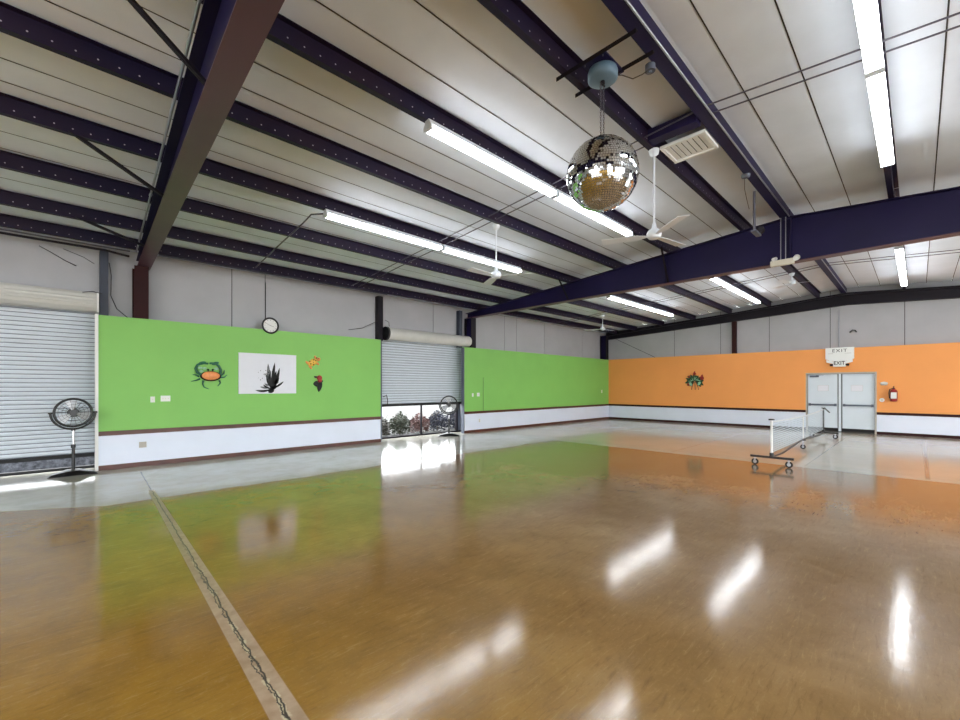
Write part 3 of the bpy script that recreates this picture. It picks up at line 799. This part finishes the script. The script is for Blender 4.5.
# ------------------------------------------------------------------ things on the green wall
WY = YA
t = thing('wall_clock', (3.61, YA + .02, 3.085), 'round black-rimmed wall clock at the top edge of the green wall', 'clock')
b = MB(); b.torus((0, -.025, 0), (0, 1, 0), .178, .022, 44, 10); b.cyl((0, .0, 0), (0, -.018, 0), .18, n=40); b.build('rim', M_black, t)
b = MB(); b.cyl((0, -.018, 0), (0, -.024, 0), .165, n=40); dl = b.build('dial', M_wplast, t)
for k in range(12):
    b = MB(); a = math.radians(90 - 30 * k); d = Vector((math.cos(a), 0, math.sin(a))); b.bar(d * .115 + Vector((0, -.026, 0)), d * .145 + Vector((0, -.026, 0)), .003, .016, (0, 1, 0))
    b.build('hour_mark', M_text, dl)
for nm, ang, L, wd in (('hour_hand', -20, .085, .014), ('minute_hand', 155, .13, .009)):
    a = math.radians(ang); b = MB(); b.bar((-.02 * math.cos(a), -.030, -.02 * math.sin(a)), (L * math.cos(a), -.030, L * math.sin(a)), .003, wd, (0, 1, 0)); b.build(nm, M_black, t)

t = thing('canvas_picture', (2.91, YA, 1.44), 'white canvas with a black plant drawing on the green wall', 'picture')
b = MB(); b.box(0, -.04, 0, 1.30, -.002, .955); b.build('canvas', M_canvas, t)
cz = lambda x, y: ((x + 20) / 920 * 1.30, (612 - y) / 640 * .955)
b = MB(); ya, yb = -.043, -.041
for p, q, wd, bend in (((490, 560), (538, 105), .078, .01), ((505, 540), (615, 190), .07, -.02), ((520, 480), (560, 240), .06, 0), ((470, 545), (225, 555), .055, .03), ((470, 530), (350, 465), .05, .02),
                       ((520, 525), (685, 412), .05, -.01), ((530, 470), (606, 345), .075, 0), ((470, 500), (470, 240), .05, .02), ((440, 560), (585, 480), .09, 0), ((430, 585), (530, 560), .09, 0), ((480, 520), (400, 340), .05, .015)):
    b.leaf(cz(*p), cz(*q), wd, ya, yb, bend)
b.build('plant_drawing', M_ink, t)
b = MB(); rnd = random.Random(3)
b.leaf(cz(470, 520), cz(428, 125), .085, -.0424, -.041, .01)
b.leaf(cz(455, 480), cz(370, 450), .05, -.0424, -.041, .01); b.leaf(cz(450, 400), cz(395, 300), .07, -.0424, -.041, .0); b.leaf(cz(440, 520), cz(300, 500), .05, -.0424, -.041, .01); b.leaf(cz(520, 500), cz(600, 420), .05, -.0424, -.041, .01)
b.build('plant_drawing_wash', M_inkgrey, t)
b = MB()
for i in range(34):
    x, y = (rnd.gauss(445, 28), rnd.gauss(300, 55)) if i < 22 else (rnd.uniform(270, 400), rnd.uniform(230, 440))
    X_, Z_ = cz(x, y); s = rnd.uniform(.006, .014); b.prism([(X_ - s, Z_), (X_, Z_ - s), (X_ + s, Z_), (X_, Z_ + s)], -.0436, -.0425)
b.build('ink_dots', M_ink, t)

def orn(name, loc, label, rz=0, cat='wall ornament'): return thing(name, loc, label, cat, rz)
t = orn('crab_ornament', (2.34, YA, 1.85), 'painted metal crab with an orange body on the green wall', 0)
k_ = lambda x, y: ((x - 345) / 640, (412 - y) / 548)
def path(b, pts, r0, r1, yy=-.03):
    n = len(pts); b.tube([(k_(*p)[0], yy, k_(*p)[1]) for p in pts], 0, 8, radii=[r0 + (r1 - r0) * i / (n - 1) for i in range(n)])
b = MB(); b.ell((*[k_(355, 412)[0], -.04], k_(355, 412)[1]), .175, .035, .095, 24, 12); b.build('body', M_ornor, t)
b = MB(); b.ell((k_(355, 418)[0], -.028, k_(355, 418)[1]), .205, .02, .112, 24, 10); b.build('shell_rim', M_column, t)
for pts in ([(235, 400), (190, 375), (172, 330), (195, 285), (250, 262), (320, 268)], [(470, 390), (480, 340), (455, 292), (410, 262), (340, 262)]):
    b = MB(); path(b, pts, .03, .022)
    e = k_(*pts[-1]); q = k_(*pts[3])
    b.ell((k_(*pts[-2])[0], -.035, k_(*pts[-2])[1]), .075, .02, .035, 16, 8, rot=.3)
    b.build('claw', M_teal, t)
for pts in ([(215, 425), (175, 405), (140, 402)], [(225, 450), (180, 470), (120, 482)], [(480, 410), (520, 380), (528, 340)], [(480, 430), (525, 428), (558, 398)], [(265, 470), (258, 510), (275, 550), (330, 572)], [(460, 465), (475, 500), (440, 540)]):
    b = MB(); path(b, pts, .022, .007, -.02); b.build('walking_leg', M_teal, t)
for x in (322, 378):
    b = MB(); p = k_(x, 345); b.cyl((p[0], -.03, p[1] - .05), (p[0], -.035, p[1]), .01, n=8); b.ell((p[0], -.037, p[1] + .01), .022, .018, .02, 12, 8); b.build('eye', M_ink, t)
b = MB()
for x, y in ((225, 320), (280, 325), (425, 325), (240, 360)): p = k_(x, y); b.ell((p[0], -.03, p[1]), .045, .012, .028, 14, 8)
b.build('shell_spot', M_paleg, t)

t = orn('turtle_ornament', (4.655, YA, 2.235), 'small orange and yellow spotted turtle ornament, upper one right of the canvas')
b = MB(); b.ell((-.02, -.03, 0), .13, .03, .085, 20, 10, rot=.55); b.build('shell', M_ornye, t)
b = MB(); b.ell((.13, -.03, .085), .055, .022, .045, 14, 8, rot=.5); b.build('head', M_ornor, t)
b = MB()
for x, z, rt in ((.06, .12, 2.0), (.10, -.02, -.6), (-.15, -.02, 2.4), (-.08, -.12, -.9)): b.ell((x, -.02, z), .07, .012, .028, 14, 8, rot=rt)
b.build('flipper', M_ornor, t)
b = MB()
for x, z in ((-.02, 0), (.05, .05), (-.08, -.04), (.0, .065), (-.01, -.06), (.13, .10), (.08, .12), (-.1, .02)): b.ell((x, -.05 if abs(x) < .09 and abs(z) < .07 else -.04, z), .017, .014, .017, 10, 6)
b.build('spot', M_column, t)
t = orn('parrot_ornament', (4.79, YA, 1.71), 'small black bird ornament with a red head, lower one right of the canvas')
b = MB(); b.ell((.02, -.03, .13), .075, .03, .065, 18, 10); b.ell((.03, -.03, .06), .06, .028, .06, 16, 8); b.build('head', M_ornre, t)
b = MB(); b.leaf((-.03, .15), (-.12, .17), .05, -.045, -.02, .015); b.leaf((.06, .06), (0.0, -.235), .11, -.045, -.015, 0); b.leaf((.02, .03), (.12, .05), .06, -.04, -.02, 0); b.build('tail', M_ink, t)
b = MB(); b.leaf((-.06, .05), (-.05, -.10), .12, -.05, -.02, -.02); b.build('wing', M_ink, t)

def plate(name, x, y, z, wd, h, label, cat, rz=0, kind='switch', m=M_wplast, n=1):
    t = thing(name, (x, y, z), label, cat, rz)
    b = MB(); b.box(-wd / 2, -.010, -h / 2, wd / 2, -.0005, h / 2); cp = b.build('cover_plate', m, t, bevel=.003)
    for i in range(n):
        b = MB()
        xx = (i - (n - 1) / 2) * .046
        if kind == 'switch': b.box(xx - .006, -.022, -.012, xx + .006, -.010, .012)
        else:
            for s in (-1, 1): b.box(xx - .016, -.013, s * .026 - .014, xx + .016, -.010, s * .026 + .014)
        b.build('toggle' if kind == 'switch' else 'socket', M_beige if kind == 'switch' else M_frame, cp)
plate('light_switch', 1.33, YA, 1.345, .075, .12, 'white single light switch on the green wall near its left end', 'switch')
plate('light_switch', 1.545, YA, 1.36, .165, .12, 'white triple light switch on the green wall near its left end', 'switch', n=3)
plate('wall_outlet', 1.17, YA + .002, .435, .12, .115, 'grey outlet on the white wainscot below the left green wall', 'outlet', kind='o', m=M_frame, n=2)
plate('light_switch', 10.34, YA, 1.32, .075, .12, 'small white switch, left of two beside the half raised door', 'switch')
plate('light_switch', 10.61, YA, 1.33, .13, .13, 'white double switch, right of two beside the half raised door', 'switch', n=2)
plate('wall_outlet', 10.67, YA + .002, .40, .075, .115, 'white outlet on the wainscot under the two switches right of the door', 'outlet', kind='o')
plate('light_switch', 19.13, YA, 1.38, .09, .15, 'small white switch on the green wall in the far corner', 'switch')
b = MB(); b.cyl((10.86, YA - .004, .745), (10.86, YA - .004, 1.95), .006, n=6)
tag(b.build('wall_conduit', M_dgreen, loc=(10.86, YA, .75)), 'thin green upright conduit on the green wall right of the two switches', 'conduit')

# wires and pipes on the upper left wall
def wire(pts, r, label, m=M_cable, name='cable', cat='cable'):
    b = MB(); b.tube(pts, r, 6); tag(b.build(name, m, loc=tuple(pts[0])), label, cat)
wire([(3.13, 6.96, 4.50), (3.0, 7.13, 4.50), (3.02, 7.5, 4.47), (3.05, 9.0, 4.36), (3.08, 10.3, 4.255)], .013, 'bent grey conduit from the strip light down to the left wall', M_rod, 'conduit', 'conduit')
wire([(-2.5, 10.80, 4.20), (.6, 10.80, 4.20), (.95, 10.85, 4.17)], .022, 'long dark pipe under the eave above the left roller door', M_dark, 'pipe', 'pipe')
wire([(-2.5, 10.74, 4.245), (.95, 10.74, 4.245)], .014, 'second thinner pipe under the eave above the left roller door', M_rod, 'pipe', 'pipe')
wire([(-.3, 11.3, 4.2), (-.15, 11.31, 4.12), (.05, 11.32, 4.0), (.2, 11.32, 3.93)], .007, 'thin loose black wire on the wall above the left roller door')
wire([(.02, 11.32, 4.22), (.3, 11.31, 4.12), (.46, 11.31, 4.02)], .005, 'second loose wire nearer the grey post above the roller door')
wire([(.56, 11.13, 3.42), (.42, 11.05, 3.43), (.28, 11.03, 3.39)], .009, 'short black cable end over the left roller hood')
wire([(.67, 11.15, 4.05), (.70, 11.15, 3.8), (.69, 11.12, 3.4), (.78, 11.1, 3.15), (.95, 11.1, 2.99)], .009, 'black cable beside the grey post, ending at the green wall')
wire([(1.3, 11.3, 4.2), (1.29, 11.28, 3.6), (1.29, 11.28, 2.99)], .010, 'thin dark cable hanging right beside the dark red column')
wire([(3.62, 11.33, 4.2), (3.62, 11.33, 3.0)], .009, 'dark upright cable above the wall clock')
wire([(1.4, 10.67, 4.258), (6.7, 10.67, 4.258)], .013, 'thin dark pipe under the eave over the long green wall', M_rod, 'pipe', 'pipe')
wire([(6.66, 11.14, 3.55), (6.2, 11.2, 3.3), (5.8, 11.25, 3.22)], .008, 'black cable drooping left of the post by the rolled coil')
wire([(6.90, 11.12, 3.6), (7.02, 11.1, 3.55), (7.05, 11.12, 3.42)], .008, 'black cable curling over the left end of the rolled coil')
wire([(XU - .02, 10.7, 4.02), (XU - .02, 8.9, 3.1), (XU - .02, 8.7, 2.99)], .010, 'slanting thin wire high on the far wall near the corner')
wire([(XU - .03, 2.0, 4.4), (XU - .03, 2.0, 3.0)], .016, 'upright pale conduit above the exit sign', M_alu, 'conduit', 'conduit')
wire([(XU - .03, 1.70, 3.55), (XU - .10, 1.62, 3.62), (XU - .10, 1.55, 3.6), (XU - .06, 1.52, 3.54)], .022, 'short curled dark cable high above the exit sign')

# ------------------------------------------------------------------ far wall things
# double door
t = bpy.data.objects.new('door_1', None); COL.objects.link(t); t.location = (XB + .10, (DY0 + DY1) / 2, 0); t.rotation_euler = (0, 0, WB); t['kind'] = 'structure'
hx = (DY1 - DY0) / 2
b = MB(); b.box(-hx, -.10, .0, -hx + .05, .1, DZ); b.box(hx - .05, -.10, 0, hx, .1, DZ); b.box(-hx + .05, -.10, DZ - .05, hx - .05, .1, DZ); b.build('door_frame', M_frame, t)
b = MB(); b.box(-.035, -.05, .02, .035, .05, DZ - .05); b.build('door_mullion', M_door, t)
b = MB(); b.box(-hx + .05, -.09, 0, hx - .05, .1, .02); b.build('threshold', M_rubber, t)
b = MB(); b.box(-hx + .05, .06, .02, hx - .05, .09, DZ - .05); b.build('door_gap', M_black, t)
for s in (-1, 1):
    x0, x1 = (-hx + .058, -.066) if s < 0 else (.066, hx - .058)
    b = MB(); b.box(x0, -.03, .13, x1, .02, DZ - .06); lf = b.build('door_leaf', M_door, t, bevel=.004)
    b = MB(); b.box(x0, -.034, .025, x1, .02, .13); b.build('sweep', M_rubber, t)
    b = MB(); b.box(x0 + .03, -.09, .925, x1 - .02, -.06, .985); b.box(x0 + .02, -.07, .91, x0 + .09, -.03, 1.0); b.box(x1 - .09, -.08, .91, x1 - .02, -.03, 1.0); b.build('push_bar', M_greysteel, lf)
b = MB(); b.box(-hx + .12, -.085, 1.96, -hx + .38, -.03, 2.02); b.bar((-hx + .3, -.1, 2.03), (-hx + .52, -.11, 2.035), .02, .012); b.build('door_closer', M_greysteel, t)
for x, lb in ((-.47, 'white paper notice taped on the left door leaf'), (.46, 'white paper notice taped on the right door leaf')):
    y = (DY0 + DY1) / 2 - x
    tt = thing('paper_notice', (XB + .10 - .031, y, 1.56), lb, 'notice', WB)
    b = MB(); b.box(-.15, -.003, -.10, .15, -.0005, .10); b.build('paper', M_canvas, tt)
    b = MB(); b.box(-.155, -.0025, -.105, .155, -.0003, -.10); b.box(-.155, -.0025, .10, .155, -.0003, .105); b.box(-.155, -.0025, -.1, -.15, -.0003, .1); b.box(.15, -.0025, -.1, .155, -.0003, .1); b.build('border', M_frame, tt)

def text_mesh(body, size, depth, m, parent, loc, name='lettering', spacing=1.0, sx=1.0, bold=0):
    cu = bpy.data.curves.new(name, 'FONT'); cu.body = body; cu.size = size; cu.extrude = depth; cu.align_x = 'CENTER'; cu.align_y = 'CENTER'; cu.space_character = spacing; cu.offset = bold
    to = bpy.data.objects.new(name + '_tmp', cu); COL.objects.link(to)
    bpy.context.view_layer.update()
    me = bpy.data.meshes.new_from_object(to.evaluated_get(bpy.context.evaluated_depsgraph_get()))
    bpy.data.objects.remove(to); bpy.data.curves.remove(cu)
    for v in me.vertices: v.co.x *= sx
    me.materials.clear(); me.materials.append(m)
    o = bpy.data.objects.new(name, me); COL.objects.link(o); o.parent = parent; o.location = loc; o.rotation_euler = (math.pi / 2, 0, 0)
    return o
# upper sign board and the lit exit box with two lamp heads
t = thing('exit_sign', (XB - .06, 1.945, 2.73), 'large white sign board reading EXIT above the double door', 'exit sign', WB)
b = MB(); b.prism([(-.39, .27), (.39, .27), (.39, -.13), (.24, -.20), (-.24, -.20), (-.39, -.13)], -.03, .055); b.build('board', M_exitlit, t, bevel=.004)
text_mesh('EXIT', .155, .003, M_text, t, (0, -.034, .155), spacing=1.25, sx=1.1)
b = MB(); b.box(-.32, -.033, .055, -.17, -.030, .066); b.box(.14, -.033, .055, .32, -.030, .066); b.build('dash_mark', M_frame, t)
t = thing('exit_lamp', (XB - .10, 1.945, 2.45), 'smaller white lit box reading EXIT hung under the sign board', 'exit sign', WB)
b = MB(); b.box(-.17, -.06, -.13, .17, .099, .10); b.build('lamp_case', M_exitlit, t, bevel=.008)
text_mesh('EXIT', .185, .003, M_text, t, (0, -.064, -.01), spacing=1.05, sx=.78, bold=.004)
for s in (-1, 1):
    b = MB(); b.cyl((s * .166, -.02, -.06), (s * .25, -.05, -.07), .035, .042, 14); b.build('lamp_head', M_dark, t)
    b = MB(); b.hexa([(s * .17, -.05, -.03), (s * .36, -.05, .03), (s * .36, -.03, .03), (s * .17, -.03, -.03)], [(s * .17, -.05, .06), (s * .36, -.05, .12), (s * .36, -.03, .12), (s * .17, -.03, .06)]); b.build('side_wing', M_exitlit, t)

t = thing('alarm_light', (XB, .80, 1.72), 'oval white alarm fitting on the orange wall right of the door', 'alarm', WB)
b = MB(); b.ell((0, -.0, 0), .10, .05, .055, 20, 10); b.build('dome', M_wplast, t)
b = MB(); b.box(-.08, -.012, -.065, .08, .0, -.04); b.build('backplate', M_frame, t)
t = thing('door_button', (XB, .85, 1.16), 'round white button on the orange wall below the oval alarm', 'button', WB)
b = MB(); b.cyl((0, 0, 0), (0, -.02, 0), .065, n=22); b.build('plate', M_wplast, t)
b = MB(); b.cyl((0, -.02, 0), (0, -.035, 0), .03, n=16); b.build('knob', M_beige, t)
t = thing('fire_extinguisher', (XB, .56, 1.12), 'red fire extinguisher hanging on the orange wall right of the door', 'fire extinguisher', WB)
b = MB(); b.lathe((0, -.10, 0), (0, 0, 1), [(.06, 0), (.085, .015), (.09, .04), (.09, .33), (.075, .375), (.04, .40), (.03, .42)], 24); b.build('cylinder', M_red, t)
b = MB(); b.prism([(-.07, .10), (.07, .10), (.07, .30), (-.07, .30)], -.194, -.18); b.build('label', M_wplast, t)
b = MB(); b.cyl((0, -.10, .42), (0, -.10, .45), .025, n=12); b.bar((0, -.10, .45), (.0, -.20, .475), .03, .012); b.bar((0, -.10, .46), (.0, -.20, .50), .03, .012); b.build('handle', M_black, t)
b = MB(); b.tube([(-.03, -.10, .43), (-.10, -.11, .40), (-.115, -.11, .28), (-.10, -.115, .10)], .013, 8); b.build('hose', M_black, t)
b = MB(); b.box(-.03, -.011, .10, .03, -.0005, .44); b.build('bracket', M_dark, t)

# tropical cluster ornament
t = orn('leafy_ornament', (XB, 6.82, 1.84), 'round leafy green ornament with dark red flowers on the orange wall', WB)
b = MB(); rnd = random.Random(5)
for k in range(16):
    a = math.radians(-48 + k * 276 / 15); L = rnd.uniform(.31, .42)
    b.leaf((.05 * math.cos(a), .02), (L * math.cos(a), L * math.sin(a) * .85), rnd.uniform(.09, .13), -.03 - .002 * (k % 3), -.014, rnd.uniform(-.03, .03))
b.build('leaves', M_dgreen, t)
b = MB()
for k in range(7):
    a = math.radians(10 + k * 160 / 6 + rnd.uniform(-8, 8)); L = rnd.uniform(.2, .3); b.leaf((.06 * math.cos(a), .05), (L * math.cos(a), L * math.sin(a) * .85), .026, -.042, -.034, .02)
for p in ((-.18, -.08), (-.14, -.14), (.2, -.06), (.17, -.12)): b.ell((p[0], -.04, p[1]), .06, .015, .05, 14, 8)
b.build('pale_leaves', M_paleg, t)
b = MB()
for x, z, r in ((.30, .14, .085), (.0, .34, .06), (-.22, .2, .04), (-.26, -.14, .05)): b.ell((x, -.045, z), r, .025, r * 1.05, 14, 8); b.leaf((x, z), (x + r * .3, z + r * 1.9), r, -.055, -.04, .01)
b.build('flowers', M_ornre, t)
b = MB()
for x in (-.10, .02, .13): b.tube([(x * .4, -.03, .0), (x, -.035, -.2), (x * 1.3, -.03, -.36)], .013, 8)
b.build('stalks', M_brown, t)

# ------------------------------------------------------------------ rolling net
NX0, NX1, NY = 10.27, 17.05, 2.07
t = thing('rolling_net', (NX0, NY, 0), 'portable white sports net on a black wheeled frame in front of the double door', 'net')
L = NX1 - NX0
for x in (0, L):
    b = MB(); b.box(x - .025, -.37, .155, x + .025, .37, .20); b.build('base_bar', M_black, t, bevel=.004)
b = MB(); b.tube([(.02, 0, .18), (L * .15, 0, .16), (L * .3, 0, .20), (L * .5, 0, .26), (L * .7, 0, .20), (L * .85, 0, .16), (L - .02, 0, .18)], .022, 8); b.build('bottom_rail', M_black, t)
for x, m in ((0, M_wplast), (L, M_black)):
    b = MB(); b.cyl((x, 0, .20), (x, 0, .93), .022, n=14); b.build('post', m, t)
    b = MB(); b.box(x - .045, -.045, .93, x + .045, .045, .955); b.cyl((x, 0, .20), (x, 0, .27), .04, n=12)
    if x > 1: b.bar((x, -.02, .95), (x + .1, -.14, .80), .03, .03)
    b.build('post_cap', M_black, t)
b = MB(); b.cyl((L * .5, 0, .26), (L * .5, 0, .83), .016, n=10); b.build('center_post', M_wplast, t)
b = MB(); b.box(L * .5 - .03, -.06, .225, L * .5 + .03, .06, .25); b.build('center_bar', M_black, t)
zt_ = lambda x: .91 - .05 * math.sin(math.pi * x / L)
b = MB(); n = 24
for i in range(n):
    a, c = .03 + (L - .06) * i / n, .03 + (L - .06) * (i + 1) / n
    b.add([(a, 0, .27), (c, 0, .27), (c, 0, zt_(c) - .03), (a, 0, zt_(a) - .03)], [(0, 1, 2, 3)])
b.build('net_mesh', M_net, t)
b = MB()
for i in range(n):
    a, c = .03 + (L - .06) * i / n, .03 + (L - .06) * (i + 1) / n
    b.hexa([(a, -.006, zt_(a) - .03), (c, -.006, zt_(c) - .03), (c, .006, zt_(c) - .03), (a, .006, zt_(a) - .03)], [(a, -.006, zt_(a)), (c, -.006, zt_(c)), (c, .006, zt_(c)), (a, .006, zt_(a))])
b.build('top_band', mat('net_tape', (196, 200, 204), .7), t)
def wheel(x, y, r, top):
    b = MB(); b.torus((x, y, r), (1, 0, 0), r - .018, .018, 24, 8); b.build('wheel', M_rubber, t)
    b = MB(); b.cyl((x - .012, y, r), (x + .012, y, r), r - .02, n=16); b.cyl((x, y, r + .03), (x, y, top), .012, n=8)
    b.box(x - .03, y - .02, r * 1.9, x + .03, y + .02, r * 1.9 + .012); b.box(x - .03, y - .015, r * .8, x - .024, y + .015, r * 1.9); b.box(x + .024, y - .015, r * .8, x + .03, y + .015, r * 1.9)
    b.build('caster_fork', M_alu, t)
for x in (0, L):
    for y in (-.29, .29): wheel(x, y, .065, .157)
wheel(L * .5, 0, .06, .226)
